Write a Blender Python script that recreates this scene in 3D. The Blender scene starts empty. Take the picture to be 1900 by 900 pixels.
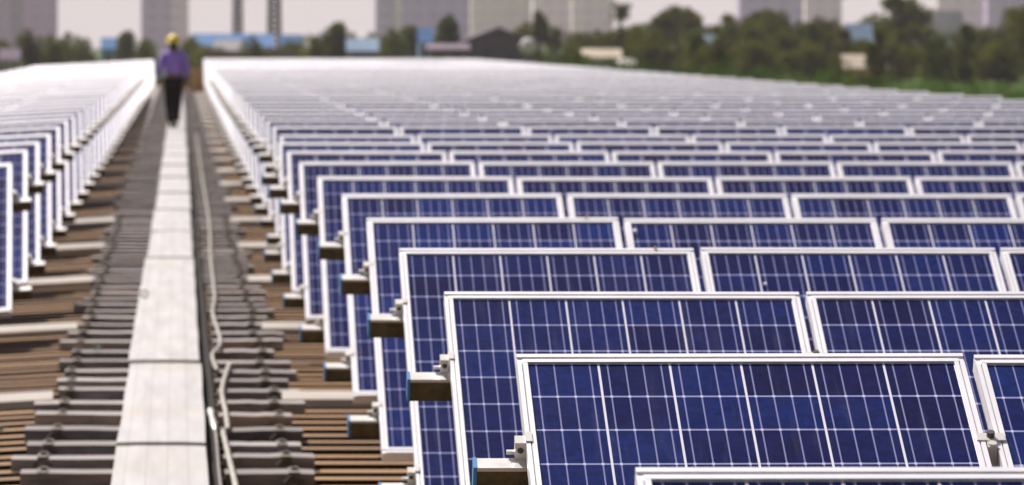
import bpy, math, random
from mathutils import Vector, Matrix
random.seed(7)
scene = bpy.context.scene
COL = scene.collection
PI = math.pi
F = 11100.0            # focal length in pixels of the 1900 px wide photograph
EYE = 1.80             # camera height above the roof
PXC, PYC = 330.0, 70.0

def at(px, py, d):
    return ((px-PXC)*d/F, d, EYE-(py-PYC)*d/F)

# ------------------------------------------------------------------ materials
def mat(name, col, rough=.6, metal=0., spec=.5):
    m = bpy.data.materials.new(name); m.use_nodes = True
    b = m.node_tree.nodes['Principled BSDF']
    b.inputs['Base Color'].default_value = (*col, 1)
    b.inputs['Roughness'].default_value = rough
    b.inputs['Metallic'].default_value = metal
    b.inputs['Specular IOR Level'].default_value = spec
    return m

class N:
    """tiny node helper"""
    def __init__(s, m):
        s.t = m.node_tree; s.b = s.t.nodes['Principled BSDF']
    def n(s, typ, **kw):
        x = s.t.nodes.new(typ)
        for k, v in kw.items(): setattr(x, k, v)
        return x
    def link(s, a, b): s.t.links.new(a, b)
    def math(s, op, a, b=None, c=None):
        x = s.n('ShaderNodeMath', operation=op)
        for i, v in enumerate((a, b, c)):
            if v is None: continue
            if isinstance(v, (int, float)): x.inputs[i].default_value = v
            else: s.link(v, x.inputs[i])
        return x.outputs[0]
    def mix(s, fac, a, b):
        x = s.n('ShaderNodeMix', data_type='RGBA')
        for sock, v in ((x.inputs[0], fac), (x.inputs[6], a), (x.inputs[7], b)):
            if isinstance(v, (int, float)): sock.default_value = v
            elif isinstance(v, tuple): sock.default_value = (*v, 1)
            else: s.link(v, sock)
        return x.outputs[2]
    def noise(s, scale, detail=4, vec=None, rough=.6):
        x = s.n('ShaderNodeTexNoise'); x.inputs['Scale'].default_value = scale
        x.inputs['Detail'].default_value = detail; x.inputs['Roughness'].default_value = rough
        if vec is not None: s.link(vec, x.inputs['Vector'])
        return x.outputs[0]
    def ramp(s, fac, p0, p1):
        x = s.n('ShaderNodeMapRange'); s.link(fac, x.inputs[0])
        x.inputs[1].default_value = p0; x.inputs[2].default_value = p1
        return x.outputs[0]

def noisy(name, c1, c2, scale=3., rough=.7, metal=0., stretch=(1,1,1), bump=0., lo=.35, hi=.65, spec=.4, rnd=0.):
    m = mat(name, c1, rough, metal, spec); h = N(m)
    tc = h.n('ShaderNodeTexCoord'); mp = h.n('ShaderNodeMapping')
    mp.inputs['Scale'].default_value = stretch
    h.link(tc.outputs['Object'], mp.inputs[0])
    oi = h.n('ShaderNodeObjectInfo')
    off = h.n('ShaderNodeVectorMath', operation='ADD')
    h.link(mp.outputs[0], off.inputs[0])
    cb = h.n('ShaderNodeCombineXYZ')
    k = h.math('MULTIPLY', oi.outputs['Random'], 37.)
    h.link(k, cb.inputs[0]); h.link(k, cb.inputs[1])
    h.link(cb.outputs[0], off.inputs[1])
    nz = h.noise(scale, 5, off.outputs[0])
    col = h.mix(h.ramp(nz, lo, hi), c1, c2)
    if rnd > 0:
        hs = h.n('ShaderNodeHueSaturation')
        v = h.math('MULTIPLY_ADD', oi.outputs['Random'], rnd, 1-rnd/2)
        h.link(v, hs.inputs['Value']); h.link(col, hs.inputs['Color']); col = hs.outputs[0]
    h.link(col, h.b.inputs['Base Color'])
    if bump:
        bp = h.n('ShaderNodeBump'); bp.inputs['Strength'].default_value = bump
        h.link(nz, bp.inputs['Height']); h.link(bp.outputs[0], h.b.inputs['Normal'])
    return m

def cell_material():
    m = mat('polycrystalline_cells', (.01,.02,.1), .12); h = N(m)
    uv = h.n('ShaderNodeUVMap'); sp = h.n('ShaderNodeSeparateXYZ'); h.link(uv.outputs[0], sp.inputs[0])
    u, v = sp.outputs[0], sp.outputs[1]
    fu, fv = h.math('FRACT', u), h.math('FRACT', v)
    du = h.math('ABSOLUTE', h.math('SUBTRACT', fu, .5)); dv = h.math('ABSOLUTE', h.math('SUBTRACT', fv, .5))
    gapu = h.math('GREATER_THAN', du, .483)
    gapv = h.math('GREATER_THAN', dv, .478)
    f4 = h.math('FRACT', h.math('MULTIPLY', u, 4.))
    db = h.math('ABSOLUTE', h.math('SUBTRACT', f4, .5))
    bus = h.math('LESS_THAN', db, .042)
    # painted glints: paler dots where busbars meet the gaps
    dot = h.math('MULTIPLY', h.math('LESS_THAN', db, .085), h.math('GREATER_THAN', dv, .468))
    # cell id
    idv = h.n('ShaderNodeCombineXYZ'); oi = h.n('ShaderNodeObjectInfo')
    h.link(h.math('FLOOR', u), idv.inputs[0]); h.link(h.math('FLOOR', v), idv.inputs[1])
    h.link(h.math('MULTIPLY', oi.outputs['Random'], 91.), idv.inputs[2])
    wn = h.n('ShaderNodeTexWhiteNoise', noise_dimensions='3D'); h.link(idv.outputs[0], wn.inputs[0])
    base = h.mix(wn.outputs['Value'], (.003,.006,.060), (.004,.019,.125))
    # whole-panel tone
    base = h.mix(h.math('MULTIPLY', h.math('FRACT', h.math('MULTIPLY', oi.outputs['Random'], 13.7)), .6), base, (.004,.002,.030))
    # crystal grain
    vo = h.n('ShaderNodeTexVoronoi'); vo.inputs['Scale'].default_value = 9.
    h.link(uv.outputs[0], vo.inputs['Vector'])
    sv = h.n('ShaderNodeSeparateXYZ'); h.link(vo.outputs['Color'], sv.inputs[0])
    hs = h.n('ShaderNodeHueSaturation'); h.link(base, hs.inputs['Color'])
    h.link(h.math('MULTIPLY_ADD', sv.outputs[0], .5, .78), hs.inputs['Value'])
    c = hs.outputs[0]
    c = h.mix(bus, c, (.22,.23,.42))
    c = h.mix(gapv, c, (.28,.29,.50))
    c = h.mix(gapu, c, (.72,.70,.78))
    c = h.mix(dot, c, (.5,.52,.68))
    # film of dust, heavier towards the lower edge of each module
    nz = h.noise(1.3, 5, uv.outputs[0])
    c = h.mix(h.math('MULTIPLY', h.ramp(nz,   .4, .8), .015), c, (.45,.42,.40))
    mp=h.n('ShaderNodeMapping'); mp.inputs['Scale'].default_value=(5.,.35,1); h.link(uv.outputs[0],mp.inputs[0])
    of=h.n('ShaderNodeVectorMath',operation='ADD'); h.link(mp.outputs[0],of.inputs[0]); cb=h.n('ShaderNodeCombineXYZ')
    h.link(h.math('MULTIPLY',oi.outputs['Random'],53.),cb.inputs[2]); h.link(cb.outputs[0],of.inputs[1])
    st=h.noise(1.,4,of.outputs[0])
    c = h.mix(h.math('MULTIPLY', h.ramp(st,.55,.85), .07), c, (.40,.38,.38))
    h.link(c, h.b.inputs['Base Color'])
    h.link(h.math('MULTIPLY_ADD', nz, .12, .05), h.b.inputs['Roughness'])
    h.b.inputs['Specular IOR Level'].default_value = .07
    return m

M = {}
M['cells'] = cell_material()
M['alu'] = noisy('anodised_frame', (.86,.85,.87), (.72,.71,.73), 6., .45, .3, (1,1,1), lo=.3, hi=.75, spec=.6)
M['groove'] = mat('frame_groove', (.36,.34,.32), .5)
M['zinc'] = noisy('galvanised_rail', (.80,.78,.74), (.60,.58,.54), 14., .40, .4, (1,3,3), lo=.3, hi=.7)
M['blue'] = mat('blue_cap', (.06,.26,.52), .4)
M['rail_shade'] = noisy('rail_shade_brown', (.13,.10,.045), (.07,.05,.022), 30., .85)  # rail sides painted dark to carry shade and the brown roof's reflection
M['steel'] = mat('clamp_steel', (.80,.78,.72), .3, .35)
M['dark'] = mat('dark_bolt', (.06,.05,.04), .5)
M['backsheet'] = mat('backsheet', (.7,.7,.7), .7)
M['leg'] = mat('support_steel', (.35,.34,.32), .5, .6)
M['board'] = None
def board_material():
    m = mat('white_walk_board', (.72,.68,.64), .65); h = N(m)
    tc = h.n('ShaderNodeTexCoord'); sp = h.n('ShaderNodeSeparateXYZ'); h.link(tc.outputs['Object'], sp.inputs[0])
    fx = h.math('FRACT', h.math('MULTIPLY', sp.outputs[0], 12.))
    line = h.math('LESS_THAN', h.math('ABSOLUTE', h.math('SUBTRACT', fx, .5)), .05)
    mp = h.n('ShaderNodeMapping'); mp.inputs['Scale'].default_value = (9., .6, 1.); h.link(tc.outputs['Object'], mp.inputs[0])
    nz = h.noise(1.2, 6, mp.outputs[0]); nz2 = h.noise(.45, 3, tc.outputs['Object'])
    c = h.mix(h.ramp(nz, .35, .75), (.50,.485,.465), (.36,.345,.33))
    c = h.mix(h.math('MULTIPLY', h.ramp(nz2, .5, .75), .5), c, (.42,.34,.24))
    c = h.mix(h.math('MULTIPLY', line, .4), c, (.30,.27,.25))
    h.link(c, h.b.inputs['Base Color']); return m
M['board'] = board_material()
M['plank'] = noisy('weathered_plank', (.42,.375,.345), (.19,.165,.15), 5., .8, 0, (.6,4,4), .3, rnd=.5)
M['bracket'] = noisy('old_bracket', (.12,.10,.08), (.20,.17,.13), 20., .7, .2)
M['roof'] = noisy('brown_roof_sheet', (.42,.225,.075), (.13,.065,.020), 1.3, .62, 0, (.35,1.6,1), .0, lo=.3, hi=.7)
M['roof_side'] = noisy('shaded_roof_sides', (.055,.030,.012), (.03,.017,.008), .8, .8, 0, (.35,1,1))  # shade of rib sides and gaps painted in, darker than the tops
M['beam'] = noisy('white_beam', (.64,.58,.50), (.38,.33,.27), 1.2, .6, 0, (.5,2,2))
M['wallpaint'] = noisy('grey_render', (.40,.38,.36), (.33,.31,.29), .3, .8)
M['hose'] = noisy('white_hose', (.46,.43,.37), (.30,.27,.22), 9., .6, 0)
M['gap_shade'] = noisy('gap_shade_black', (.010,.008,.006), (.022,.017,.012), 3., .95)
M['cable'] = mat('grey_cable', (.20,.17,.15), .5)
M['rust'] = mat('rust', (.42,.22,.08), .8)
M['white'] = mat('white_dropping', (.82,.82,.80), .7)
M['weed'] = mat('weed_green', (.03,.13,.05), .7)
M['card'] = noisy('cardboard', (.80,.52,.24), (.70,.44,.18), 2., .8)
M['tape'] = mat('tape', (.55,.42,.25), .3)
M['grass'] = noisy('grass_ground', (.035,.085,.008), (.055,.09,.012), .05, .9, 0, (1,1,1), 0, lo=.35, hi=.65, spec=.05)
M['soil'] = noisy('dry_ground', (.16,.15,.09), (.08,.10,.04), .02, .9)
M['bark'] = mat('bark', (.10,.075,.05), .9)

def leaf(name, c1, c2):
    m = noisy(name, c1, c2, 1.1, .65, 0, (1,1,1), 0, lo=.35, hi=.65, spec=.06, rnd=.35)
    nt=m.node_tree; b_=nt.nodes['Principled BSDF']; out=[q for q in nt.nodes if q.type=='OUTPUT_MATERIAL'][0]
    tr=nt.nodes.new('ShaderNodeBsdfTranslucent'); src=b_.inputs['Base Color'].links[0].from_socket
    mxx=nt.nodes.new('ShaderNodeMixShader'); mxx.inputs[0].default_value=.45
    nt.links.new(src,tr.inputs[0]); nt.links.new(b_.outputs[0],mxx.inputs[1]); nt.links.new(tr.outputs[0],mxx.inputs[2]); nt.links.new(mxx.outputs[0],out.inputs['Surface'])
    return m
M['leafA'] = leaf('leaf_dark', (.062,.072,.002), (.14,.145,.004))
M['leafB'] = leaf('leaf_mid', (.085,.105,.008), (.12,.13,.012))
M['leafC'] = leaf('leaf_olive', (.14,.125,.022), (.085,.085,.014))
M['bush'] = leaf('bush_leaf', (.040,.10,.003), (.070,.12,.006))

# ------------------------------------------------------------------ mesh builder
class MB:
    def __init__(s): s.v=[]; s.f=[]; s.m=[]; s.uv=[]
    def face(s, pts, mi=0, uv=None):
        b=len(s.v); s.v += [tuple(p) for p in pts]; s.f.append(tuple(range(b,b+len(pts)))); s.m.append(mi)
        s.uv.append(uv)
    def box(s, x0,x1,y0,y1,z0,z1, mi=0, X=None):
        c=[(x0,y0,z0),(x1,y0,z0),(x1,y1,z0),(x0,y1,z0),(x0,y0,z1),(x1,y0,z1),(x1,y1,z1),(x0,y1,z1)]
        if X is not None: c=[tuple(X @ Vector(p)) for p in c]
        b=len(s.v); s.v+=c
        for q in ((0,3,2,1),(4,5,6,7),(0,1,5,4),(1,2,6,5),(2,3,7,6),(3,0,4,7)):
            s.f.append(tuple(b+i for i in q)); s.m.append(mi); s.uv.append(None)
    def tube(s, pts, rad, seg=8, mi=0, cap=True):
        rads = rad if isinstance(rad,(list,tuple)) else [rad]*len(pts)
        pts=[Vector(p) for p in pts]; rings=[]
        up=Vector((0,0,1))
        for i,p in enumerate(pts):
            t=(pts[min(i+1,len(pts)-1)]-pts[max(i-1,0)]).normalized()
            r=up if abs(t.dot(up))<.9 else Vector((1,0,0))
            a=t.cross(r).normalized(); b=t.cross(a).normalized()
            base=len(s.v)
            for k in range(seg):
                an=2*PI*k/seg; s.v.append(tuple(p+(a*math.cos(an)+b*math.sin(an))*rads[i]))
            rings.append(base)
        for i in range(len(pts)-1):
            for k in range(seg):
                k2=(k+1)%seg
                s.f.append((rings[i]+k,rings[i+1]+k,rings[i+1]+k2,rings[i]+k2)); s.m.append(mi); s.uv.append(None)
        if cap:
            s.f.append(tuple(rings[0]+k for k in range(seg))); s.m.append(mi); s.uv.append(None)
            s.f.append(tuple(rings[-1]+k for k in reversed(range(seg)))); s.m.append(mi); s.uv.append(None)
    def mesh(s, name, mats, smooth=False):
        me=bpy.data.meshes.new(name); me.from_pydata(s.v,[],s.f)
        for mm in mats: me.materials.append(mm)
        me.polygons.foreach_set('material_index', s.m)
        if any(u is not None for u in s.uv):
            ul=me.uv_layers.new(name='UVMap'); li=0
            for f,u in zip(s.f,s.uv):
                for k in range(len(f)):
                    ul.data[li].uv = u[k] if u is not None else (0,0); li+=1
        if smooth:
            me.polygons.foreach_set('use_smooth',[True]*len(s.f))
        me.update(); return me
    def obj(s, name, mats, parent=None, smooth=False, loc=(0,0,0)):
        if not isinstance(mats,(list,tuple)): mats=[mats]
        return add(name, s.mesh(name,mats,smooth), parent, loc)

def add(name, me, parent=None, loc=(0,0,0)):
    o=bpy.data.objects.new(name, me); COL.objects.link(o); o.location=loc
    if parent is not None: o.parent=parent
    return o
def tag(o, label, cat, group=None, kind=None):
    if label: o['label']=label
    if cat: o['category']=cat
    if group: o['group']=group
    if kind: o['kind']=kind
    return o
def thing(name, label, cat, loc=(0,0,0), group=None):
    o=bpy.data.objects.new(name,None); COL.objects.link(o); o.location=loc; o.empty_display_size=.2
    return tag(o,label,cat,group)

ORD=['','first','second','third','fourth','fifth','sixth','seventh','eighth','ninth','tenth','eleventh','twelfth','thirteenth',
 'fourteenth','fifteenth','sixteenth','seventeenth','eighteenth','nineteenth','twentieth']

# ------------------------------------------------------------------ solar panels
W, L, PITCH_X = 1.0, 1.95, 1.023
TILT = math.radians(24.5)
TOPZ = EYE-.713
ROWP = .000312*F
D1 = .001208*F
# panel frame of reference: x right, v down the slope towards the camera, n out of the glass.  origin = top left corner of the face
def PX(top):      # matrix local(x, -v, n) -> row space
    return Matrix.Translation((0,0,top)) @ Matrix.Rotation(TILT,4,'X')
FW=.039; FS=.023           # frame face width
TH=.042
def frame_mb(X, v0=0.):
    b=MB()
    # four members, each: outer lip, groove, inner lip
    def member(x0,x1,y0,y1,along):
        b.box(x0,x1,y0,y1,-TH,-.004,0,X)
        if along=='x':
            t=(y1-y0)
            b.box(x0,x1,y1-t*.38,y1,-.0045,0,0,X)
            b.box(x0+.012,x1-.012,y0+t*.40,y1-t*.40,-.0042,-.003,1,X)
            b.box(x0+.012,x1-.012,y0,y0+t*.38,-.0045,0,0,X)
        else:
            t=x1-x0
            b.box(x0,x0+t*.42,y0,y1,-.0045,-.0003,0,X); b.box(x0+t*.42,x0+t*.56,y0,y1,-.0042,-.003,1,X); b.box(x0+t*.56,x1,y0,y1,-.0045,-.0005,0,X)
    member(0,W,-FW,0,'x'); member(0,W,-L,-L+FW,'x')
    member(0,FS,-L+FW,-FW,'y'); member(W-FS,W,-L+FW,-FW,'y')
    return b
def glass_mb(X, mi=0):
    b=MB()
    x0,x1,y0,y1=FS-.001,W-FS+.001,-L+FW-.001,-FW+.001
    q=[(x0,y0),(x1,y0),(x1,y1),(x0,y1)]
    uvs=[(0,0),(6,0),(6,12),(0,12)]
    b.face([X@Vector((x,y,-.006)) for x,y in q], 0, uvs)
    b.face([X@Vector((x,y,-.012)) for x,y in reversed(q)], 1)
    return b
def simple_panel_mb(X):
    b=glass_mb(X)
    for (a,c,d,e) in ((0,W,-.036,0),(0,W,-L,-L+.036),(0,.020,-L+.036,-.036),(W-.020,W,-L+.036,-.036)):
        b.box(a,c,d,e,-TH,0,2,X)
    return b
X0=PX(TOPZ)
ME={}
ME['glass']=glass_mb(X0).mesh('panel_glass',[M['cells'],M['backsheet']])
ME['frame']=frame_mb(X0).mesh('panel_frame',[M['alu'],M['groove']])
ME['panel']=simple_panel_mb(X0).mesh('panel_simple',[M['cells'],M['backsheet'],M['alu']])
RV=(.43,1.60)     # where the two rails run, metres down the slope
def mid_clamp(v0):
    b=MB(); g=PITCH_X-W
    for v in (v0,):
        y=-v+.035
        b.box(-g-.020,.020,y-.016,y+.016,.0005,.0045,0,X0)
        b.box(-g+.001,-.001,y-.045,y+.015,-.05,.002,0,X0)
        b.tube([X0@Vector((-g/2,y,.004)),X0@Vector((-g/2,y,.016))],.009,8,1)
        b.tube([X0@Vector((-g/2,y-.035,-.01)),X0@Vector((-g/2,y-.035,.008))],.010,8,0)
    return b
def end_clamp(side,v0):
    b=MB(); s=side
    for v in (v0,):
        y=-v+.032
        def bx(xa,xb,ya,yb,za,zb,mi=0):
            xs=sorted((xa*s,xb*s)); b.box(xs[0],xs[1],ya,yb,za,zb,mi,X0)
        bx(-.002,-.026,y-.016,y+.018,-.040,-.002)       # block beside the frame
        bx(-.004,.012,y-.016,y+.026,.0005,.0035)        # tongue over the frame
        bx(-.026,-.044,y-.006,y+.002,-.036,-.028)       # bolt end
        b.tube([X0@Vector((-.014*s,y-.0165,-.02)),X0@Vector((-.014*s,y-.019,-.02))],.007,8,1)
    return b
for v in RV:
    ME['mid',v]=mid_clamp(v).mesh('mid_clamp',[M['steel'],M['dark']])
    ME['endL',v]=end_clamp(1,v).mesh('end_clamp',[M['steel'],M['dark']])
    ME['endR',v]=end_clamp(-1,v).mesh('end_clamp_far',[M['steel'],M['dark']])
def rail_mesh(x0,x1,v):
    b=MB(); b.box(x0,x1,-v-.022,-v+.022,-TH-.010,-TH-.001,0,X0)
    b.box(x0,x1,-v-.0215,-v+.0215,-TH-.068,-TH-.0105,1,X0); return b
def cap_mesh(x0,x1,v):
    b=MB(); b.box(x0,x1,-v-.024,-v+.024,-TH-.071,-TH+.001,0,X0); return b
def leg_mesh(x,v):
    b=MB(); p=X0@Vector((x,-v,-TH-.069)); b.tube([(p.x,p.y,.0),(p.x,p.y,p.z)],.024,8); b.box(x-.06,x+.06,p.y-.06,p.y+.06,.0,.012); return b
cache={}
def cached(key, fn, name, mats):
    if key not in cache: cache[key]=fn().mesh(name,mats)
    return cache[key]

rows=[]
def make_row(x, d, n, sgn, detail, label, group, z=0., roll=0.):
    """sgn +1: panels run to the right of x; -1: to the left."""
    r=thing('solar_panel_row', label, 'solar array', (x,d,z), group)
    r.rotation_euler=(0,roll,0)
    ext=.112
    span=n*PITCH_X-(PITCH_X-W)
    xa,xb=(0,span) if sgn>0 else (-span,0)
    for i in range(n):
        px=xa+i*PITCH_X
        jit=random.gauss(0,.0012)
        if detail>=1:
            g=add('solar_panel', ME['glass'], r, (px,jit,random.gauss(0,.0015)))
            add('frame', ME['frame'], g)
        else:
            g=add('solar_panel', ME['panel'], r, (px,jit,random.gauss(0,.0025)))
        g.rotation_euler=(random.gauss(0,.0012),random.gauss(0,.0012),0)
        if detail>=2:
            if i>0:
                for v in RV: add('clamp', ME['mid',v], r, (px,0,0))
    if detail>=2:
        for v in RV: add('clamp', ME['endL',v], r, (xa,0,0)); add('clamp', ME['endR',v], r, (xb,0,0))
    if detail>=1:
        for v in RV:
            k=('rail',n,sgn,v)
            rr=add('rail', cached(k,lambda:rail_mesh(xa-ext,xb+ext,v),'rail',[M['zinc'],M['rail_shade']]), r)
            if detail>=2:
                add('end_cap', cached(('cap',n,sgn,v),lambda:cap_mesh(xa-ext-.006,xa-ext+.002,v),'end_cap',[M['blue']]), rr)
        j=0
        while .35+j*2.05 < span:
            for v in RV:
                lx=xa+.35+j*2.05
                add('support_leg', cached(('leg',round(lx,2),v),lambda:leg_mesh(lx,v),'support_leg',[M['leg']]), r)
            j+=1
    rows.append(r); return r

XR={0:.762,1:.761,2:.750,3:.752,4:.753,5:.749,6:.715,7:.695,8:.685,9:.69}
GR='rows of solar panels right of the walkway'; GL='rows of solar panels left of the walkway'
NR=57
right=[]
for k in range(0,NR):
    d=D1+(k-1)*ROWP
    w=F/d
    xl=XR.get(k, .76+.12*max(0,(k-22))/35 if k>=10 else .74)
    n=min(9, int(math.ceil((1570/w-xl)/PITCH_X))+2)
    det=2 if k<=12 else (1 if k<=36 else 0)
    if k==0: lb='nearest row of solar panels, only its top frame showing at bottom right'
    elif k==1: lb='sharp front row of large blue solar panels right of the walkway'
    elif k<=20: lb=f'{ORD[k]} fully visible row of blue solar panels from the front, right of the walkway'
    elif k<NR-1: lb='far row of solar panels right of the walkway, blurred into a pale white band'
    else: lb='farthest pale row of solar panels right of the walkway'
    right.append(make_row(xl,d,n,1,det,lb,GR,z=random.gauss(0,.004)))
NL=56
for j in range(-1,NL):
    d=(.00325+.000318*j)*F
    xr=-.94 if j<3 else (-.94+.20*min(1,(j-2)/50))
    det=2 if j<=4 else (1 if j<=30 else 0)
    n=4 if j<20 else 4
    if j==-1: lb='nearest row of solar panels left of the walkway, just past the left picture edge'
    elif j==0: lb='front visible row of solar panels left of the walkway, at the picture edge'
    elif j<12: lb=f'{ORD[j+1]} visible row of solar panels from the front, left of the walkway'
    elif j<NL-1: lb='far row of solar panels left of the walkway, blurred into a pale white band'
    else: lb='farthest pale row of solar panels left of the walkway'
    if d>205: break
    if j<0: continue
    make_row(xr,d,n,-1,det,lb,GL,z=-.03+random.gauss(0,.004),roll=-.055)

# droppings and rust specks on panels: (row, x px, y px)
def on_panel(k, px, dz_s):
    d=D1+(k-1)*ROWP-dz_s*math.cos(TILT)
    return ((px-PXC)*d/F, d, TOPZ-dz_s*math.sin(TILT))
def speck(name,k,px,s,r,m,label,cat):
    p=Vector(on_panel(k,px,s)); b=MB(); n=9
    rot=Matrix.Rotation(TILT,4,'X'); ring=[]; ring2=[]
    for i in range(n):
        a=2*PI*i/n; rr=r*random.uniform(.7,1.15)
        ring.append(rot@Vector((rr*math.cos(a),rr*1.3*math.sin(a),0))); ring2.append(rot@Vector((rr*.6*math.cos(a),rr*.8*math.sin(a),.004)))
    for i in range(n):
        i2=(i+1)%n; b.face([ring[i],ring[i2],ring2[i2],ring2[i]])
    b.face(ring2)
    o=b.obj(name,m,None,loc=(p.x,p.y,p.z+.003)); tag(o,label,cat)
speck('bird_dropping',4,1178,.13,.011,M['white'],'white bird dropping near the left frame of the second panel, fourth row','dropping')
speck('bird_dropping',3,1420,.28,.007,M['white'],'small white bird dropping on a blue panel in the third row','dropping')
speck('dry_leaf',3,1216,.012,.008,M['rust'],'orange dry leaf bit on the top frame of the third row','leaf')
speck('dry_leaf',4,1088,.012,.007,M['rust'],'orange dry leaf bit on the top frame of the fourth row','leaf')

# ------------------------------------------------------------------ building and roof
wh=thing('warehouse','long low building whose brown ribbed metal roof carries all the solar panels','building',(0,0,0))
def roof_z(x): return 0. if x>=-.65 else (x+.65)*.055
RX0,RX1,RY0,RY1=-7.5,11.0,6.0,214.0
b=MB()
RIB=.44; y=RY0
xs=[RX0,-.65,RX1]
while y<RY1:
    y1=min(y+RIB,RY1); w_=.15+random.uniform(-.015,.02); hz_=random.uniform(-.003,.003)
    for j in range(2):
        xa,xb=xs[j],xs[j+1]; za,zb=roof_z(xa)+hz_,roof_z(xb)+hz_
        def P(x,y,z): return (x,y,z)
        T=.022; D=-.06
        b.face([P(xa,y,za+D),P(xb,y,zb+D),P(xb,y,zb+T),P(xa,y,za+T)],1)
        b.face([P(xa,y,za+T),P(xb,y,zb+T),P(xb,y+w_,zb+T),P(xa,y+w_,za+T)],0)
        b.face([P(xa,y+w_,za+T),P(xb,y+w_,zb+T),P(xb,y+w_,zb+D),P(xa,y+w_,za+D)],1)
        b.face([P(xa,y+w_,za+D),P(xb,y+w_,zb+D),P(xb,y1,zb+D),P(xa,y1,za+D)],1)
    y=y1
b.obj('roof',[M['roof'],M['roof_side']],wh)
b=MB()
b.box(RX0+.15,RX1-.15,RY0+.15,RY1-.15,-5.0,-.45)
b.obj('wall',M['wallpaint'],wh)
b=MB(); d=28.7-6.98*2
while d<RY1-2:
    for (xa,xb) in ((RX0+.1,-.60),(.50,RX1-.1)):
        za,zb=roof_z(xa),roof_z(xb)
        b2=MB(); o=.024
        p=[(xa,d,za+o),(xb,d,zb+o),(xb,d+.08,zb+o),(xa,d+.08,za+o),(xa,d,za+.066),(xb,d,zb+.066),(xb,d+.08,zb+.102),(xa,d+.08,za+.102)]
        b2.v=p
        for q in ((0,3,2,1),(4,5,6,7),(0,1,5,4),(1,2,6,5),(2,3,7,6),(3,0,4,7)): b2.f.append(q); b2.m.append(0); b2.uv.append(None)
        b2.obj('roof_beam',M['beam'],wh)
    d+=6.98

# ------------------------------------------------------------------ walkway
wk=thing('walkway','narrow white board walkway on grey cross planks running between the panel rows','walkway',(0,10,0))
def cx(d): return -.075+.06*min(1.,max(0,(d-20)/110))
BZ=EYE-1.70
seams=[8.,14.,24.93,31.3,46.1]
while seams[-1]<200: seams.append(seams[-1]+random.uniform(6.3,7.4))
for i in range(len(seams)-1):
    d0,d1=seams[i],seams[i+1]
    b=MB(); ns=10; off=random.uniform(-.006,.006)
    wv=.186 if d0<46 else .176
    lift=random.uniform(0,.004)
    top=[];bot=[]
    for s in range(ns+1):
        t=s/ns; d=d0+.004+(d1-d0-.008)*t
        zz=BZ+lift+(.012*(1-t)**6)+.003*math.sin(t*9+i)
        c=cx(d)+off+.002*math.sin(d*1.7)
        top.append([(c-wv,d-10,zz-.002),(c-wv*.5,d-10,zz+.001),(c+wv*.5,d-10,zz+.001),(c+wv,d-10,zz-.002)])
        bot.append([(x,y,z-.022) for x,y,z in top[-1]])
    for s in range(ns):
        for j in range(3):
            b.face([top[s][j],top[s][j+1],top[s+1][j+1],top[s+1][j]])
            b.face([bot[s][j],bot[s+1][j],bot[s+1][j+1],bot[s][j+1]])
        b.face([bot[s][0],top[s][0],top[s+1][0],bot[s+1][0]])
        b.face([bot[s][3],bot[s+1][3],top[s+1][3],top[s][3]])
    for s in (0,ns):
        for j in range(3): b.face([bot[s][j],bot[s][j+1],top[s][j+1],top[s][j]])
    b.obj('board',M['board'],wk)
# cross planks
d=12.2; cnt=0; rest=MB()
def plank(b, d, br=None, side=0):
    hw=.125+random.uniform(-.012,.012)
    xa,xb=((-.63+random.uniform(-.06,.05),.115) if side==0 else (.190+random.uniform(-.008,.012),.56+random.uniform(-.05,.06)))
    zt=.076+random.uniform(-.005,.003); yaw=random.gauss(0,.03)
    dz=random.gauss(0,.003)
    ns=6
    rings=[]
    for s in range(ns+1):
        x=xa+(xb-xa)*s/ns; yy=d-10+yaw*x+random.gauss(0,.006); z=zt+dz*(x/.6)+random.gauss(0,.0012)+min(0,(x+.65)*.0)
        rings.append([(x,yy-hw,z-.052),(x,yy-hw,z),(x,yy+hw,z),(x,yy+hw,z-.052)])
    for s in range(ns):
        for j in range(4):
            j2=(j+1)%4
            b.face([rings[s][j],rings[s+1][j],rings[s+1][j2],rings[s][j2]])
    b.face(rings[0]); b.face(list(reversed(rings[-1])))
    if br is not None:
        for xc in ((-.545 if side==0 else .452)+random.uniform(-.02,.02),):
            z=zt; yy=d-10
            br.box(xc-.022,xc+.022,yy-hw-.010,yy+hw+.01,z-.058,z+.006)
            br.box(xc-.010,xc+.016,yy-.02,yy+.03,z+.003,z+.018)
            br.tube([(xc-.04,yy-hw-.02,z-.035),(xc-.01,yy-hw-.014,z-.005),(xc+.04,yy-hw-.014,z-.03)],.006,6)
while d<196:
    cnt+=1
    for side in (0,1):
        if cnt<=50:
            b=MB(); br=MB(); plank(b,d+side*random.uniform(-.05,.05),br,side)
            o=b.obj('plank',M['plank'],wk); br.obj('bracket',M['bracket'],o)
        else:
            plank(rest,d,None,side)
    d+=.955+random.uniform(-.14,.14)
o=rest.obj('plank',M['plank'],wk); o['kind']='stuff'

b=MB(); b.box(.125,.172,2.,186.,.030,.034); b.box(.122,.1249,2.,186.,.030,.060); b.box(.1721,.175,2.,186.,.030,.058); b.obj('gap_shade_strip',M['gap_shade'],wk)  # added near-black strip standing in for the shaded gap beside the board
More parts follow.
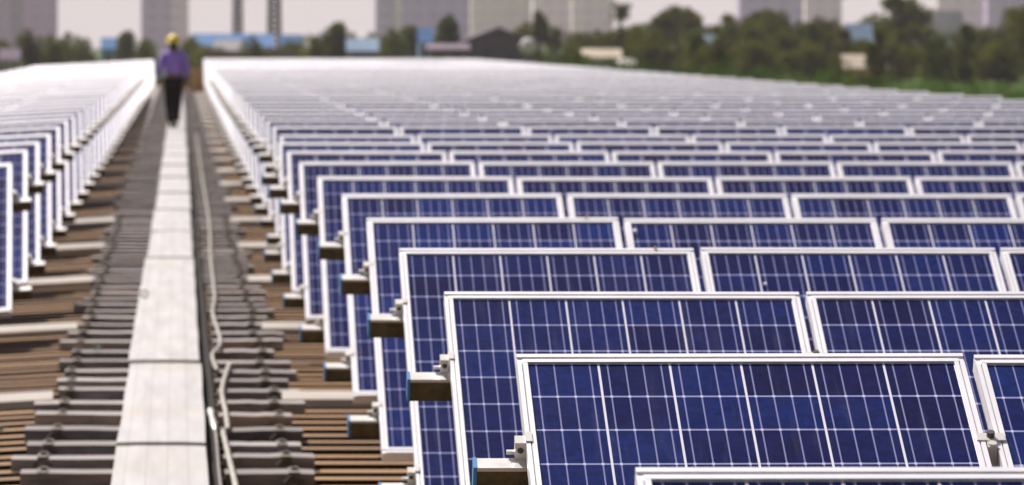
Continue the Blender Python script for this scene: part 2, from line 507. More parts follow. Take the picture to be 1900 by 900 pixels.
# hose pieces lying beside the board
def hose(pts, r, label):
    P=[]
    for (px,py) in pts:
        d=1.70*F/(py-PYC)
        P.append(((px-PXC)*d/F, d, BZ-.002))
    # subdivide (Catmull-Rom)
    Q=[]
    for i in range(len(P)-1):
        p0=Vector(P[max(i-1,0)]);p1=Vector(P[i]);p2=Vector(P[i+1]);p3=Vector(P[min(i+2,len(P)-1)])
        for s in range(8):
            t=s/8; Q.append(.5*((2*p1)+(-p0+p2)*t+(2*p0-5*p1+4*p2-p3)*t*t+(-p0+3*p1-3*p2+p3)*t**3))
    Q.append(Vector(P[-1]))
    b=MB(); b.tube(Q,r,10)
    tag(b.obj('foam_hose',M['hose'],None,True),label,'hose','pale hose pieces beside the walkway board')
hose([(364,250),(373,315),(387,404),(391,479),(398,547),(395,582),(409,633),(394,658),(403,687)],.011,'long pale hose along the right edge of the white board, bent at its near end')
hose([(425,676),(412,722),(419,765),(423,797)],.012,'short pale hose piece in the middle, right of the white board')
hose([(414,802),(427,857),(437,900),(442,940)],.012,'nearest pale hose piece right of the white board, running out of the bottom edge')
# grey cable with bright connector
cb=thing('cable','thin grey cable with a silver connector between white board and hose','cable',(0,0,0))
def pt(px,py,z=1.705):
    d=z*F/(py-PYC); return Vector(((px-PXC)*d/F,d,EYE-z))
b=MB(); b.tube([pt(400,800),pt(403,830),pt(406,870),pt(410,905),pt(411,950)],.007,8); b.obj('wire',M['cable'],cb,True)
b=MB(); b.tube([pt(390,762),pt(393,775),pt(396,785),pt(400,802)],[.015,.011,.016,.010],8); b.obj('connector',M['steel'],cb,True)
# small ring
b=MB(); c=pt(268,552,1.69); n=20
b.tube([(c.x+.022*math.cos(2*PI*i/n),c.y,c.z+.024+.022*math.sin(2*PI*i/n)) for i in range(n+1)],.006,6)
tag(b.obj('cable_ring',M['hose'],None,True),'small pale ring at the left edge of the white board','ring')
# weed
def weed(px,py,s,label):
    b=MB(); c=pt(px,py,1.715)
    for i in range(26):
        a=random.uniform(0,2*PI); r=random.uniform(.2,1)*s; h=random.uniform(.3,1)*s
        p=Vector((c.x+r*math.cos(a)*.9,c.y+r*math.sin(a),c.z+h*.7)); t=Vector((math.cos(a),math.sin(a),.5)).normalized()*s*.5
        n_=Vector((-math.sin(a),math.cos(a),0))*s*.22
        b.face([p-t,p+n_,p+t,p-n_])
    tag(b.obj('weed',M['weed'],None),label,'weed')
weed(178,648,.028,'tiny green weed tuft on the grey planks left of the white board')
weed(2,800,.03,'tiny green weed tuft on the brown roof at the left picture edge')

# cardboard carton far along the walkway
d=1.72*F/(171-PYC); cxx=(366-PXC)*d/F
t=thing('cardboard_box','tall tan cardboard box standing far along the walkway, right of the person','box',(cxx,d,.08))
b=MB(); b.box(-.21,.21,-.2,.2,0,.74); b.obj('carton',M['card'],t)
b=MB(); b.box(-.03,.03,-.203,-.199,.02,.73); b.obj('tape',M['tape'],t)
b=MB(); X_=Matrix.Translation((-.2,0,.74))@Matrix.Rotation(-.7,4,'Y'); b.box(-.15,0,-.19,.19,-.003,.003,0,X_); b.obj('flap',M['card'],t)

# ------------------------------------------------------------------ person
def skin_obj(name, V, E, R, m, parent, root=0, sub=2, loc=(0,0,0)):
    me=bpy.data.meshes.new(name+'_skeleton'); me.from_pydata(V,E,[])
    tmp=bpy.data.objects.new('tmp_skin',me); COL.objects.link(tmp)
    sk=tmp.modifiers.new('Skin','SKIN'); sk.use_smooth_shade=True
    lay=me.skin_vertices[0].data
    for i,r in enumerate(R):
        lay[i].radius = r if isinstance(r,tuple) else (r,r); lay[i].use_root=(i==root)
    ss=tmp.modifiers.new('S','SUBSURF'); ss.levels=sub; ss.render_levels=sub
    dg=bpy.context.evaluated_depsgraph_get()
    out=bpy.data.meshes.new_from_object(tmp.evaluated_get(dg))
    bpy.data.objects.remove(tmp)
    out.materials.clear(); out.materials.append(m); out.name=name
    out.polygons.foreach_set('use_smooth',[True]*len(out.polygons))
    return add(name,out,parent,loc)
M['skin']=mat('skin',(.30,.16,.10),.55); M['shirt']=noisy('lavender_shirt',(.45,.30,.86),(.34,.21,.72),9.,.8); M['shirt_yoke']=mat('pale_shirt_yoke',(.48,.46,.78),.8)
M['trousers']=noisy('black_trousers',(.012,.009,.012),(.02,.015,.018),8.,.85); M['helmet']=mat('yellow_helmet',(.90,.66,.01),.3)
M['shoe']=mat('dark_shoe',(.02,.018,.016),.6); M['hair']=mat('black_hair',(.012,.01,.008),.6)
pd=1.70*F/(239-PYC)
pw=thing('person','person in yellow hard hat, lavender shirt and black trousers walking away on the walkway','person',((322-PXC)*pd/F,pd,BZ))
# facing +Y (away from the camera); left foot forward
J=dict(pelvis=(0,0,.92),spine=(0,.01,1.08),chest=(0,.02,1.27),collar=(0,.03,1.40),neck=(0,.04,1.47),head=(0,.06,1.555),crown=(0,.055,1.63),
 hipL=(-.085,0,.88),kneeL=(-.07,.15,.48),ankL=(-.045,.10,.09),toeL=(-.045,.26,.035),
 hipR=(.085,0,.88),kneeR=(.06,.0,.48),ankR=(.04,-.20,.13),toeR=(.04,-.08,.04),
 shL=(-.185,.02,1.37),elL=(-.255,-.06,1.10),wrL=(-.235,.02,.87),haL=(-.228,.05,.80),
 shR=(.185,.02,1.37),elR=(.25,.01,1.10),wrR=(.225,.14,.92),haR=(.215,.19,.86))
K=list(J); idx={k:i for i,k in enumerate(K)}
Rr=dict(pelvis=(.14,.105),spine=(.13,.10),chest=(.15,.11),collar=(.10,.08),neck=.052,head=(.075,.09),crown=(.06,.07),
 hipL=.088,kneeL=.056,ankL=.038,toeL=.03,hipR=.088,kneeR=.056,ankR=.038,toeR=.03,
 shL=.058,elL=.041,wrL=.027,haL=(.035,.018),shR=.058,elR=.041,wrR=.027,haR=(.035,.018))
Ed=[('pelvis','spine'),('spine','chest'),('chest','collar'),('collar','neck'),('neck','head'),('head','crown'),
 ('pelvis','hipL'),('hipL','kneeL'),('kneeL','ankL'),('ankL','toeL'),('pelvis','hipR'),('hipR','kneeR'),('kneeR','ankR'),('ankR','toeR'),
 ('collar','shL'),('shL','elL'),('elL','wrL'),('wrL','haL'),('collar','shR'),('shR','elR'),('elR','wrR'),('wrR','haR')]
V=[J[k] for k in K]; E=[(idx[a],idx[c]) for a,c in Ed]; R=[Rr[k] for k in K]
# fingers and nose
def addv(p,r,par):
    V.append(p); R.append(r); E.append((par,len(V)-1)); return len(V)-1
for sd,h in ((-1,'haL'),(1,'haR')):
    hx,hy,hz=J[h]
    for fi,(ox,ln) in enumerate(((-.024,.065),(-.008,.078),(.008,.072),(.024,.055))):
        q=addv((hx,hy+ox,hz-.035),.0095,idx[h]); q=addv((hx-sd*.008,hy+ox+.004,hz-.035-ln*.55),.0085,q); addv((hx-sd*.02,hy+ox+.008,hz-.035-ln),.007,q)
    q=addv((hx-sd*.012,hy+.04,hz-.01),.010,idx[h]); addv((hx-sd*.02,hy+.052,hz-.045),.008,q)
addv((0,.165,1.55),.012,idx['head'])
body=skin_obj('body',V,E,R,M['skin'],pw,root=0,sub=2)
def sub(keys,scale,extra=None):
    ks=keys; ii={k:i for i,k in enumerate(ks)}
    v=[J[k] for k in ks]; e=[(ii[a],ii[c]) for a,c in Ed if a in ii and c in ii]
    r=[tuple(x*scale for x in (Rr[k] if isinstance(Rr[k],tuple) else (Rr[k],Rr[k]))) for k in ks]
    return v,e,r,ii
v,e,r,ii=sub(['pelvis','spine','chest','collar','shL','elL','shR','elR'],1.17)
for s_,w_ in (('L','wrL'),('R','wrR')):     # sleeves end a little above the wrist
    a=Vector(J['el'+s_]); c=Vector(J[w_]); p=a.lerp(c,.7); v.append(tuple(p)); r.append((.043,.043)); e.append((ii['el'+s_],len(v)-1))
    r[ii['el'+s_]]=(.058,.058); r[ii['sh'+s_]]=(.078,.078)
v[0]=(0,0,.98); r[0]=(.185,.135); r[1]=(.185,.14); r[2]=(.20,.14)
skin_obj('shirt',v,e,r,M['shirt'],pw,root=0)
v,e,r,ii=sub(['pelvis','hipL','kneeL','ankL','hipR','kneeR','ankR'],1.25)
for a in ('ankL','ankR'): r[ii[a]]=(.078,.078)
for a in ('kneeL','kneeR'): r[ii[a]]=(.112,.10)
for a in ('hipL','hipR'): r[ii[a]]=(.125,.125)
skin_obj('trousers',v,e,r,M['trousers'],pw,root=0)
for s_ in ('L','R'):
    a=Vector(J['ank'+s_]); t_=Vector(J['toe'+s_])
    skin_obj('shoe',[tuple(a+Vector((0,-.05,-.045))),tuple(a.lerp(t_,.5)+Vector((0,0,-.015))),tuple(t_+Vector((0,0,.005)))],[(0,1),(1,2)],[(.042,.04),(.05,.038),(.045,.028)],M['shoe'],pw,root=1)
b=MB()
def dome(b,c,rx,ry,rz,z0,nu=24,nv=10,mi=0):
    rings=[]
    for j in range(nv+1):
        a=(PI/2)*j/nv; 
        rr=math.cos(a); zz=math.sin(a)
        rings.append([(c[0]+rx*rr*math.cos(2*PI*i/nu),c[1]+ry*rr*math.sin(2*PI*i/nu),z0+rz*zz) for i in range(nu)])
    for j in range(nv):
        for i in range(nu):
            i2=(i+1)%nu; b.face([rings[j][i],rings[j][i2],rings[j+1][i2],rings[j+1][i]],mi)
dome(b,(0,.055),.095,.115,.10,1.565); 
hair_o=None
hb=MB(); dome(hb,(0,.05),.088,.105,.13,1.50); hb.obj('hair',M['hair'],pw,True)
b=MB(); dome(b,(0,.05),.140,.160,.150,1.612)
b.tube([(.148*math.cos(2*PI*i/28),.05+.178*math.sin(2*PI*i/28),1.612) for i in range(29)],.010,6)
ringA=[(.126*math.cos(2*PI*i/28),.05+.148*math.sin(2*PI*i/28),1.618) for i in range(28)]
ringB=[(.150*math.cos(2*PI*i/28),.05+.180*math.sin(2*PI*i/28),1.612) for i in range(28)]
for i in range(28):
    i2=(i+1)%28; b.face([ringA[i],ringB[i],ringB[i2],ringA[i2]])
b.tube([(0,.05-.15*math.cos(PI*i/12),1.612+.150*math.sin(PI*i/12)) for i in range(13)],.012,6)
b.obj('hard_hat',M['helmet'],pw,True)

# ------------------------------------------------------------------ terrain
def ground_h(x,y):
    # right of the roof the grassy ground climbs away from the building
    h=-5.0
    rx=max(0,min(1,(x-9)/14)); ry=max(0,min(1,(y-215)/380))
    ang=(x/max(y,1))                       # bank is to the right
    t=max(0,min(1,(ang-.036)/.05))
    far=-1.15-.9*t
    k=ry*t if y>215 else 0
    k=min(1,k*1.6)
    return h+(far-h)*k
b=MB()
ys=[-300,-100,0,60,120,180,215,240,270,300,340,380,420,460,500,540,580,620,680,760,900,1200,2000,3300,3900]
angs=[-1.5,-1,-.5,-.2,-.05,-.02,0,.02,.03,.036,.045,.055,.065,.075,.086,.1,.12,.15,.2,.3,.6,1,1.5]
def gx(a,y): return a*max(abs(y),900) if abs(a)>.3 else a*max(y,300)
grid=[[(gx(a,y),y,ground_h(gx(a,y),y)) for a in angs] for y in ys]
for i in range(len(ys)-1):
    for j in range(len(angs)-1):
        b.face([grid[i][j],grid[i][j+1],grid[i+1][j+1],grid[i+1][j]])
g=b.obj('ground',M['grass']); g['kind']='structure'

# ------------------------------------------------------------------ trees
def crown_mesh(seed,H,Wd,shape,lm,n=1500,ls=.30,trunk_frac=.25):
    rnd=random.Random(seed); b=MB(); cl=[]
    ncl=int(16 if shape!='lolly' else 8)
    for i in range(ncl):
        t=rnd.random()
        if shape=='tall': z=H*(trunk_frac+(1-trunk_frac)*t*.92); rr=Wd*.5*math.sin(PI*min(1,max(.08,.1+.85*t)))**.7*rnd.uniform(.25,.8)
        elif shape=='wide': z=H*(trunk_frac+(1-trunk_frac)*t*.85); rr=Wd*.5*math.sqrt(max(.05,1-(t*1.05-.3)**2))*rnd.uniform(.2,.95)
        else: z=H*(.78+.18*t); rr=Wd*.25*rnd.random()
        a=rnd.uniform(0,2*PI)
        cl.append((rr*math.cos(a),rr*math.sin(a),z,rnd.uniform(.14,.26)*Wd*(1.1 if shape!='lolly' else 1.3)))
    cl.append((0,0,H*.9,Wd*.16)); cl.append((0,0,H*.6 if shape!='lolly' else H*.85,Wd*.24))
    for i in range(n):
        c=rnd.choice(cl); 
        v=Vector((rnd.gauss(0,1),rnd.gauss(0,1),rnd.gauss(0,1))).normalized()*c[3]*rnd.uniform(.45,1.08)
        p=Vector(c[:3])+Vector((v.x,v.y,v.z*.85))
        a=Vector((rnd.gauss(0,1),rnd.gauss(0,1),rnd.gauss(0,.6))).normalized(); q=a.cross(Vector((rnd.gauss(0,1),rnd.gauss(0,1),rnd.gauss(0,1)))).normalized()
        s=ls*rnd.uniform(.6,1.4)
        b.face([p-a*s*.5,p+q*s*.28,p+a*s*.5,p-q*s*.28])
    me=b.mesh('crown',[lm]); 
    t=MB(); t.tube([(0,0,-.2),(.03*H*.1,0,H*.3),(0,.02*H,H*.62),(0,0,H*.86)],[H*.028,H*.021,H*.012,H*.004],8)
    for c in cl[:9]:
        z0=max(H*.22,c[2]-H*.18); t.tube([(0,0,z0),(c[0]*.5,c[1]*.5,z0+(c[2]-z0)*.6),(c[0],c[1],c[2])],[H*.010,H*.007,H*.002],5)
    return me, t.mesh('trunk',[M['bark']],True)
TM={}
for i,(sh,lm) in enumerate((('tall','leafA'),('wide','leafA'),('tall','leafB'),('wide','leafB'),('wide','leafC'),('tall','leafC'))):
    TM[(sh,lm)]=[crown_mesh(100+i*7+k,1,.62 if sh=='tall' else .95,sh,M[lm],2200,.075,.12) for k in range(2)]
TM[('lolly','leafB')]=[crown_mesh(55,1,.42,'lolly',M['leafB'],500,.055)]
def tree(px,ytop,d,wpx,sh,lm,label,group=None,base=None):
    x,_,ztop=at(px,ytop,d)
    zb=ground_h(x,d) if base is None else base
    Ht=ztop-zb; Wm=wpx*d/F*1.3
    t=thing('tree',label,'tree',(x,d,zb),group)
    cm,tm=random.choice(TM[(sh,lm)])
    asp=.62 if sh=='tall' else (.95 if sh=='wide' else .42)
    sx=Wm/asp/1.15
    t.scale=(sx,sx,Ht); t.rotation_euler=(0,0,random.uniform(0,6))
    add('trunk',tm,t); add('crown',cm,t)
GT='trees beyond the far left end of the roof'
L1='small dark green tree in the low tree line beyond the far left end'
def lefttree(px,yt,w,sh,lm): tree(px,yt,random.uniform(560,700),w,sh,lm,L1,GT)
for (px,yt,w,sh,lm) in ((5,78,60,'wide','leafA'),(52,56,62,'wide','leafC'),(95,70,60,'wide','leafA'),(125,64,60,'wide','leafA'),(160,74,55,'wide','leafB'),(232,58,52,'tall','leafA'),(270,76,55,'wide','leafA'),
      (470,70,46,'wide','leafA'),(352,74,60,'wide','leafB'),(405,92,50,'wide','leafA'),(540,80,60,'wide','leafA'),(200,86,60,'wide','leafB'),(355,66,50,'tall','leafA'),(378,88,60,'wide','leafA')):
    lefttree(px,yt,w,sh,lm)
GM='trees beyond the middle of the panel field'
L2='dark green tree in the tree line beyond the middle of the panel field'
for (px,yt,w,sh,lm) in ((545,84,60,'wide','leafA'),(585,70,60,'wide','leafA'),(622,42,62,'tall','leafA'),(655,62,60,'wide','leafC'),(690,64,70,'wide','leafA'),(725,52,62,'wide','leafB'),(765,48,62,'tall','leafA'),(800,72,60,'wide','leafA'),
      (1035,52,60,'wide','leafA'),(1070,62,70,'wide','leafB'),(1110,58,75,'wide','leafA')):
    tree(px,yt,random.uniform(560,700),w,sh,lm,L2,GM)
tree(833,28,600,46,'tall','leafB','slim dark tree rising above the tree line, left of the dark gabled house')
tree(1001,20,610,36,'tall','leafA','slim dark tree just right of the dark gabled house')
tree(975,44,640,60,'wide','leafA','rounded dark tree behind the roof of the gabled house')
tree(1152,2,620,40,'lolly','leafB','slender tree with a small round crown on a long thin trunk')
GRt='trees on the grassy bank at the right'
L3='dense dark green tree among the trees on the grassy bank at the right'
spec=[(1150,52,80,'wide','leafA'),(1185,44,80,'wide','leafB'),(1218,34,70,'wide','leafA'),(1255,12,86,'tall','leafA'),(1285,20,70,'tall','leafA'),(1318,46,60,'wide','leafB'),(1350,24,70,'tall','leafA'),
 (1385,36,70,'wide','leafA'),(1420,18,80,'tall','leafB'),(1450,24,80,'wide','leafB'),(1485,42,70,'wide','leafA'),(1515,32,70,'wide','leafC'),(1548,38,66,'wide','leafA'),(1625,24,56,'wide','leafB'),
 (1700,8,100,'wide','leafA'),(1597,82,60,'wide','leafA'),(1572,60,36,'tall','leafB'),(1622,62,36,'tall','leafA'),(1640,60,50,'wide','leafA'),(1800,52,70,'wide','leafC'),(1835,50,60,'wide','leafB'),(1880,14,90,'wide','leafC'),(1905,10,80,'wide','leafA'),(1850,95,90,'wide','leafA'),(1850,80,70,'wide','leafA'),
 (1200,70,90,'wide','leafA'),(1300,70,90,'wide','leafA'),(1400,75,90,'wide','leafA'),(1500,80,90,'wide','leafA'),(1580,92,80,'wide','leafA'),(1650,80,90,'wide','leafA'),(1800,100,90,'wide','leafA'),(1752,88,100,'wide','leafA')]
for i,(px,yt,w,sh,lm) in enumerate(spec):
    front = i>=22
    tree(px,yt,random.uniform(470,520) if front else random.uniform(560,660),w,sh,lm,L3,GRt)
for (px,yt,w,sh,lm) in ((1296,60,44,'tall','leafB'),(1330,66,46,'wide','leafA'),(1313,84,60,'wide','leafB'),(1568,52,40,'tall','leafC'),(1628,50,42,'tall','leafA'),(1596,76,66,'wide','leafA'),
      (1735,60,44,'wide','leafB'),(1790,44,46,'tall','leafB'),(1560,108,40,'wide','leafB'),(1068,84,50,'wide','leafA')):
    tree(px,yt,random.uniform(425,470),w,sh,lm,L3,GRt)
for i in range(16):
    tree(1170+i*46+random.uniform(-14,14),random.uniform(36,58) if abs(1170+i*46-1760)>50 else 92,random.uniform(530,600),random.uniform(50,72),random.choice(['tall','wide']),random.choice(['leafA','leafB','leafB']),L3,GRt)
tree(1668,-8,600,110,'tall','leafB','tallest and bushiest tree on the right bank, left of the pale building','trees on the grassy bank at the right')

# bushes along the bank
bm_=[crown_mesh(900+k,1,1.5,'wide',M['bush'],1300,.075,.02)[0] for k in range(2)]
for i in range(26):
    px=1020+i*35+random.uniform(-10,10); t_=max(0,(px-1020)/880)
    ytop=110+ (168-110)*t_**1.1 + random.uniform(-8,5); d=random.uniform(330,400)-60*t_
    x,_,zt=at(px,ytop,d); zb=ground_h(x,d)
    o=add('bush',random.choice(bm_),None,(x,d,zb)); s=random.uniform(85,130)*d/F/1.5
    o.scale=(s,s*1.2,max(.8,zt-zb)); o.rotation_euler=(0,0,random.uniform(0,6))
    tag(o,'low bright green bush on the bank behind the right end of the panel rows','bush','bushes along the bank behind the panels')

# ------------------------------------------------------------------ far buildings
def facade(name,c1,c2,ww=8.,fh=6.2):
    m=mat(name,c1,.8); h=N(m)
    tc=h.n('ShaderNodeTexCoord'); sp=h.n('ShaderNodeSeparateXYZ'); h.link(tc.outputs['Object'],sp.inputs[0])
    fx=h.math('FRACT',h.math('DIVIDE',sp.outputs[0],ww)); fz=h.math('FRACT',h.math('DIVIDE',sp.outputs[2],fh))
    a=h.math('MULTIPLY',h.math('GREATER_THAN',fx,.45),h.math('GREATER_THAN',fz,.5))
    h.link(h.mix(a,c1,c2),h.b.inputs['Base Color']); return m
M['t_purple']=facade('purple_tower',(.62,.42,.62),(.50,.33,.52))
M['t_dark']=facade('dark_tower',(.40,.26,.40),(.30,.20,.32)); M['t_deep']=facade('deep_tower',(.20,.13,.19),(.15,.10,.15))
M['t_grey']=facade('grey_tower',(.90,.76,.74),(.76,.63,.63))
M['t_cream']=facade('cream_tower',(.95,.86,.70),(.90,.78,.62))
M['t_lav']=facade('lavender_tower',(.66,.52,.76),(.54,.41,.64))
def tower(px0,px1,d,h,m,label,step=None):
    x0,x1=(px0-PXC)*d/F,(px1-PXC)*d/F; zb=ground_h((x0+x1)/2,d)
    t=thing('tower_block',label,'building',((x0+x1)/2,d,zb)); w=(x1-x0)/2; dp=max(14,w*.8)
    b=MB(); b.box(-w,w,0,dp,0,h)
    nb=max(2,int(w/4))
    for i in range(nb):                      # projecting bays
        c=-w+(i+.5)*2*w/nb; b.box(c-w/nb*.45,c+w/nb*.45,-1.2,-.002,2,h-4)
    b.obj('wall',m,t)
    b=MB(); b.box(-w-.3,w+.3,-.3,dp+.3,h+.002,h+1.2); b.box(-w*.4,w*.3,dp*.3,dp*.7,h+1.202,h+5); b.obj('roof',M['t_grey'],t)
    if step:
        b=MB(); b.box(step[0]*w*2-w,step[1]*w*2-w,-1.6,-1.25,0,h-6); b.obj('stair_strip',step[2],t)
TD=3000
tower(-70,22,TD,70,M['t_dark'],'purple grey tower block cut by the left picture edge')
tower(38,106,TD+60,80,M['t_dark'],'purple grey tower block at the far left, above the low trees')
tower(20,44,TD-80,66,M['t_deep'],'narrow dark tower between the two purple towers at the far left')
tower(262,318,TD,75,M['t_purple'],'purple tower block behind the person in the yellow hard hat')
tower(318,350,TD+120,64,M['t_grey'],'paler tower block stuck to the right of the purple one behind the person')
tower(697,872,TD-120,85,M['t_lav'],'wide purple tower block with a pale vertical strip, above the trees in the middle',(.2,.28,M['t_cream']))
tower(874,985,TD,88,M['t_cream'],'cream tower block right of the wide purple one')
tower(990,1060,TD+200,82,M['t_grey'],'beige grey tower block right of the cream tower')
tower(1062,1138,TD+100,76,M['t_grey'],'grey beige tower block left of the slender round tree')
tower(1372,1490,TD,80,M['t_lav'],'lavender tower block above the trees on the right')
tower(1495,1562,TD+90,74,M['t_grey'],'pale grey tower block right of the lavender tower')
tower(1740,1830,TD+150,70,M['t_grey'],'pale grey tower behind the gap in the right trees')
tower(1832,1960,TD+50,84,M['t_lav'],'lavender tower block cut by the right picture edge')

def wallm(n,c): return noisy(n,c,tuple(x*.8 for x in c),.4,.8)
M['h_blue']=wallm('blue_sheet_roof',(.10,.24,.50)); M['h_cream']=wallm('cream_wall',(.62,.52,.38)); M['h_dark']=wallm('slate_wall',(.16,.125,.145)); M['h_mauve']=wallm('mauve_roof',(.24,.18,.23))
M['h_brick']=wallm('brick_wall',(.32,.20,.14)); M['h_white']=wallm('white_wall',(.72,.68,.64)); M['h_tan']=wallm('orange_wall',(.80,.46,.22)); M['win']=mat('window_dark',(.05,.055,.07),.2)
M['h_pblue']=wallm('pale_blue_wall',(.36,.50,.66))
def house(px0,px1,yeave,yridge,d,wm,rm,label,ridge='x',name='house',nwin=3,cat='house'):
    x0,_,ze=at(px0,yeave,d); x1=at(px1,0,d)[0]; zr=at(0,yridge,d)[2]; zb=ground_h((x0+x1)/2,d)-.3
    t=thing(name,label,cat,((x0+x1)/2,d,zb)); w=(x1-x0)/2; dp=max(w*1.2,2.5); e=ze-zb; r=max(zr-zb,e+.15)
    b=MB(); b.box(-w,w,0,dp,0,e)
    if ridge!='x':
        for yy in (0,dp): b.face([(-w,yy,e),(w,yy,e),(0,yy,r-.05)])
    b.obj('wall',wm,t)
    b=MB(); o=.12*w
    if ridge=='x':
        A=[(-w-o,-.3,e-.05),(w+o,-.3,e-.05),(w+o,dp/2,r),(-w-o,dp/2,r)]; B=[(-w-o,dp+.3,e-.05),(w+o,dp+.3,e-.05),(w+o,dp/2,r),(-w-o,dp/2,r)]
    else:
        A=[(-w-o,-.3,e-.05),(0,-.3,r),(0,dp+.3,r),(-w-o,dp+.3,e-.05)]; B=[(w+o,-.3,e-.05),(0,-.3,r),(0,dp+.3,r),(w+o,dp+.3,e-.05)]
    for q in (A,B):
        up=[(x,y,z+.12) for x,y,z in q]; b.face(q); b.face(up)
        for i in range(4): i2=(i+1)%4; b.face([q[i],q[i2],up[i2],up[i]])
    b.obj('roof',rm,t)
    for i in range(nwin):
        c=-w+(i+.5)*2*w/nwin; ww=w/nwin*.45; b=MB(); b.box(c-ww,c+ww,-.06,-.003,e-min(2.0,e*.5),e-.5); b.obj('window',M['win'],t)
house(362,500,88,64,760,M['h_white'],M['h_blue'],'long low shed with a blue metal roof, right of the person',name='shed',cat='shed',nwin=5)
house(400,448,97,76,690,M['h_cream'],M['h_white'],'small cream hut with a whitish roof in front of the blue roofed shed',name='hut',cat='hut',nwin=2)
house(520,562,84,66,780,M['h_pblue'],M['h_blue'],'small blue roofed hut just right of the dark lattice mast',name='hut',cat='hut',nwin=2)
house(583,606,92,68,640,M['h_pblue'],M['h_blue'],'narrow blue roofed hut half hidden by the middle trees',name='hut',cat='hut',nwin=1)
house(188,214,92,72,545,M['h_pblue'],M['h_blue'],'small blue hut among the low trees left of the person',name='hut',cat='hut',nwin=1)
house(777,803,80,54,545,M['h_pblue'],M['h_blue'],'pale blue hut showing between the middle trees',name='hut',cat='hut',nwin=1)
house(646,700,96,74,545,M['h_mauve'],M['h_pblue'],'low mauve hut with a dull blue roof in the middle tree line',name='hut',cat='hut',nwin=2)
house(862,985,78,52,520,M['h_dark'],M['h_mauve'],'dark slate gabled house standing above the far panels',ridge='y',nwin=2)
house(795,868,92,84,515,M['h_mauve'],M['h_mauve'],'low mauve annex left of the dark gabled house',name='annex',cat='house',nwin=2)
house(1068,1150,108,93,500,M['h_cream'],M['h_cream'],'low cream hut at the foot of the trees, right of the gabled house',name='hut',cat='hut',nwin=3)
house(1150,1178,120,112,490,M['h_cream'],M['h_white'],'tiny cream shelter beside the low cream hut',name='hut',cat='hut',nwin=1)
house(1572,1618,82,46,515,M['h_pblue'],M['h_pblue'],'pale blue hut in a gap between the right trees',name='hut',cat='hut',nwin=1)
house(1568,1642,128,104,440,M['h_tan'],M['h_cream'],'orange tan hut with a cream roof on the grassy bank',name='hut',cat='hut',nwin=1)
house(1300,1330,92,68,500,M['h_white'],M['h_pblue'],'small pale hut between the trees left on the right bank',name='hut',cat='hut',nwin=1)
house(1738,1786,60,22,620,M['h_white'],M['h_white'],'pale building showing through the gap in the right trees',nwin=2)
house(0,36,112,92,560,M['h_cream'],M['h_mauve'],'beige hut under the trees at the far left',name='hut',cat='hut',nwin=2)
# brick wall
x0,_,z1=at(385,94,620); x1=at(545,0,620)[0]
b=MB(); b.box(x0,x1,620,620.3,-5,z1); tag(b.obj('brick_wall',M['h_brick']),'low reddish brick wall in front of the blue roofed shed','wall')
b.v=[]; 
# pale round water tank on a stand by the gabled house
c=at(980,86,510); r_=16*510/F
t=thing('water_tank','pale round water tank on a dark stand right of the gabled house','tank',(c[0],510,-5))
b=MB(); P=[(0,0,c[2]+5+r_*math.sin(-PI/2+PI*i/10)) for i in range(11)]; b.tube(P,[max(.01,r_*math.cos(-PI/2+PI*i/10)) for i in range(11)],18); b.obj('tank',M['h_white'],t,True)
b=MB(); zt=c[2]+5-r_*.6
for sx in (-1,1):
    for sy in (-1,1): b.tube([(sx*r_*.8,sy*r_*.8,0),(sx*r_*.5,sy*r_*.5,zt)],.07,6)
b.obj('stand',M['h_dark'],t)
c=at(1608+22,103,436); 
t=thing('satellite_dish','white round dish on the roof of the orange tan hut','dish',(c[0],434,c[2]-.6))
b=MB(); b.tube([(0,0,0),(0,0,.5)],.05,6); b.obj('pole',M['leg'],t)
b=MB(); n=18
for j in range(4):
    ra,rb=.5*j/4,.5*(j+1)/4
    for i in range(n):
        a,a2=2*PI*i/n,2*PI*(i+1)/n
        b.face([(ra*math.cos(a),-.1-.3*ra*ra*2,.6+ra*math.sin(a)),(rb*math.cos(a),-.1-.3*rb*rb*2,.6+rb*math.sin(a)),(rb*math.cos(a2),-.1-.3*rb*rb*2,.6+rb*math.sin(a2)),(ra*math.cos(a2),-.1-.3*ra*ra*2,.6+ra*math.sin(a2))])
b.obj('reflector',M['h_white'],t,True)
# lattice masts
M['mast']=mat('mast_steel',(.035,.022,.028),.7)
def mast(px,d,wpx,H,label):
    x=(px-PXC)*d/F; w=wpx*d/F/2
    t=thing('lattice_mast',label,'mast',(x,d,-5)); b=MB(); n=int(H/.8)
    for sx in (-1,1):
        for sy in (-1,1): b.tube([(sx*w,sy*w,0),(sx*w*.55,sy*w*.55,H)],.20,5)
    for i in range(n):
        z0,z1=i*H/n,(i+1)*H/n; a,c=w*(1-.45*z0/H),w*(1-.45*z1/H)
        for sy in (-1,1):
            b.tube([(-a,sy*a,z0),(c,sy*c,z1)],.17,4); b.tube([(a,sy*a,z0),(-c,sy*c,z1)],.17,4)
            b.tube([(sy*a,-a,z0),(sy*c,c,z1)],.06,4)
    b.obj('lattice',M['mast'],t)
    b=MB()
    for z in (H*.8,H*.9): b.box(-w*3,w*3,-.15,.15,z,z+.3)
    b.obj('crossarm',M['mast'],t)
mast(441,900,17,34,'slim paler lattice mast above the blue roofed shed, the left one of two')
mast(509,800,24,32,'thick dark lattice mast above the blue roofed shed, the right one of two')

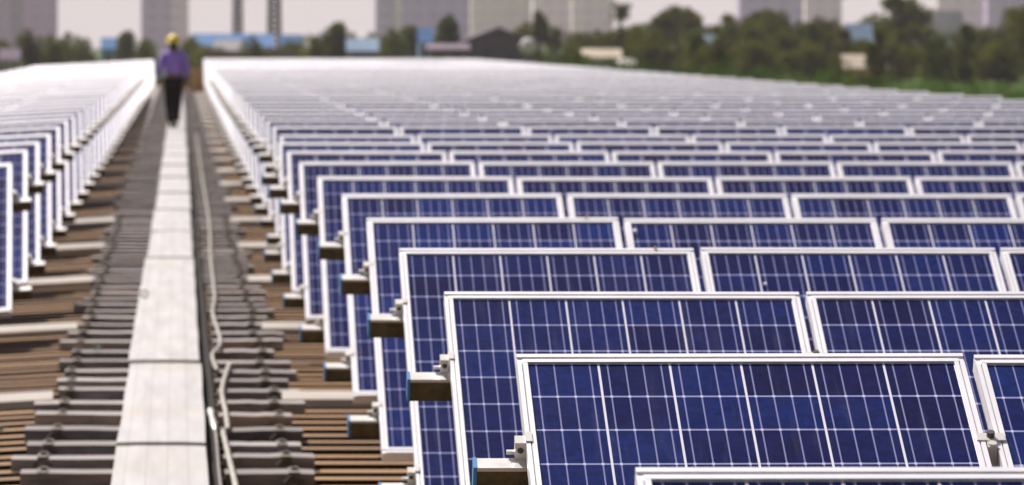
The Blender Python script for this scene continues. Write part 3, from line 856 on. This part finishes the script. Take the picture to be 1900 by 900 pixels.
# ------------------------------------------------------------------ haze
HAZE=.00010
m=bpy.data.materials.new('haze_air'); m.use_nodes=True; nt=m.node_tree; nt.nodes.clear()
out=nt.nodes.new('ShaderNodeOutputMaterial'); pv=nt.nodes.new('ShaderNodeVolumePrincipled')
pv.inputs['Density'].default_value=HAZE; pv.inputs['Color'].default_value=(.93,.88,.90,1); pv.inputs['Anisotropy'].default_value=.2
nt.links.new(pv.outputs[0],out.inputs['Volume'])
b=MB(); b.box(-6100,6100,-400,4100,-6.2,110)
hz=b.obj('haze',m); hz['kind']='stuff'; hz['label']='thin pale haze hanging over the whole site'

# ------------------------------------------------------------------ light
EL=math.radians(51); AZ=math.radians(-32)       # azimuth measured from +Y towards +X
sd=Vector((math.sin(AZ)*math.cos(EL),math.cos(AZ)*math.cos(EL),math.sin(EL)))
wd=bpy.data.worlds.new('World'); scene.world=wd; wd.use_nodes=True; nt=wd.node_tree
bg=nt.nodes['Background']; sky=nt.nodes.new('ShaderNodeTexSky'); sky.sky_type='NISHITA'; sky.sun_disc=False
sky.sun_elevation=EL; sky.sun_rotation=AZ; sky.dust_density=4.; sky.air_density=1.0; sky.ozone_density=1.
hs=nt.nodes.new('ShaderNodeHueSaturation'); hs.inputs['Saturation'].default_value=.7
mx=nt.nodes.new('ShaderNodeMix'); mx.data_type='RGBA'; mx.blend_type='MULTIPLY'; mx.inputs[0].default_value=1.; mx.inputs[7].default_value=(1.04,.98,1.0,1)
nt.links.new(sky.outputs[0],hs.inputs['Color']); nt.links.new(hs.outputs[0],mx.inputs[6]); tc=nt.nodes.new('ShaderNodeTexCoord'); sp=nt.nodes.new('ShaderNodeSeparateXYZ'); nt.links.new(tc.outputs['Generated'],sp.inputs[0])
mr=nt.nodes.new('ShaderNodeMapRange'); mr.interpolation_type='SMOOTHSTEP'; nt.links.new(sp.outputs[2],mr.inputs[0]); mr.inputs[1].default_value=0; mr.inputs[2].default_value=.22; mr.inputs[3].default_value=1; mr.inputs[4].default_value=0
m2=nt.nodes.new('ShaderNodeMix'); m2.data_type='RGBA'; nt.links.new(mr.outputs[0],m2.inputs[0]); nt.links.new(mx.outputs[2],m2.inputs[6]); m2.inputs[7].default_value=(11.2,9.9,9.8,1)
nt.links.new(m2.outputs[2],bg.inputs[0]); bg.inputs[1].default_value=.058
sl=bpy.data.lights.new('Sun','SUN'); sl.energy=4.9; sl.angle=math.radians(.6); sl.color=(1,.945,.925)
so=bpy.data.objects.new('Sun',sl); COL.objects.link(so); so.rotation_euler=sd.to_track_quat('Z','Y').to_euler(); so.location=(-50,20,80)

# ------------------------------------------------------------------ camera
cd=bpy.data.cameras.new('Camera'); cam=bpy.data.objects.new('Camera',cd); COL.objects.link(cam); scene.camera=cam
cam.location=(0,0,EYE); cam.rotation_euler=(PI/2,0,0)
cd.sensor_width=36; cd.lens=36*F/1900; cd.shift_x=(950-PXC)/1900; cd.shift_y=-(450-PYC)/1900
cd.clip_start=.5; cd.clip_end=12000
cd.dof.use_dof=True; cd.dof.focus_distance=13.0; cd.dof.aperture_fstop=11.5
vs=scene.view_settings; vs.view_transform='Standard'; vs.look='None'; vs.gamma=1; vs.exposure=.25
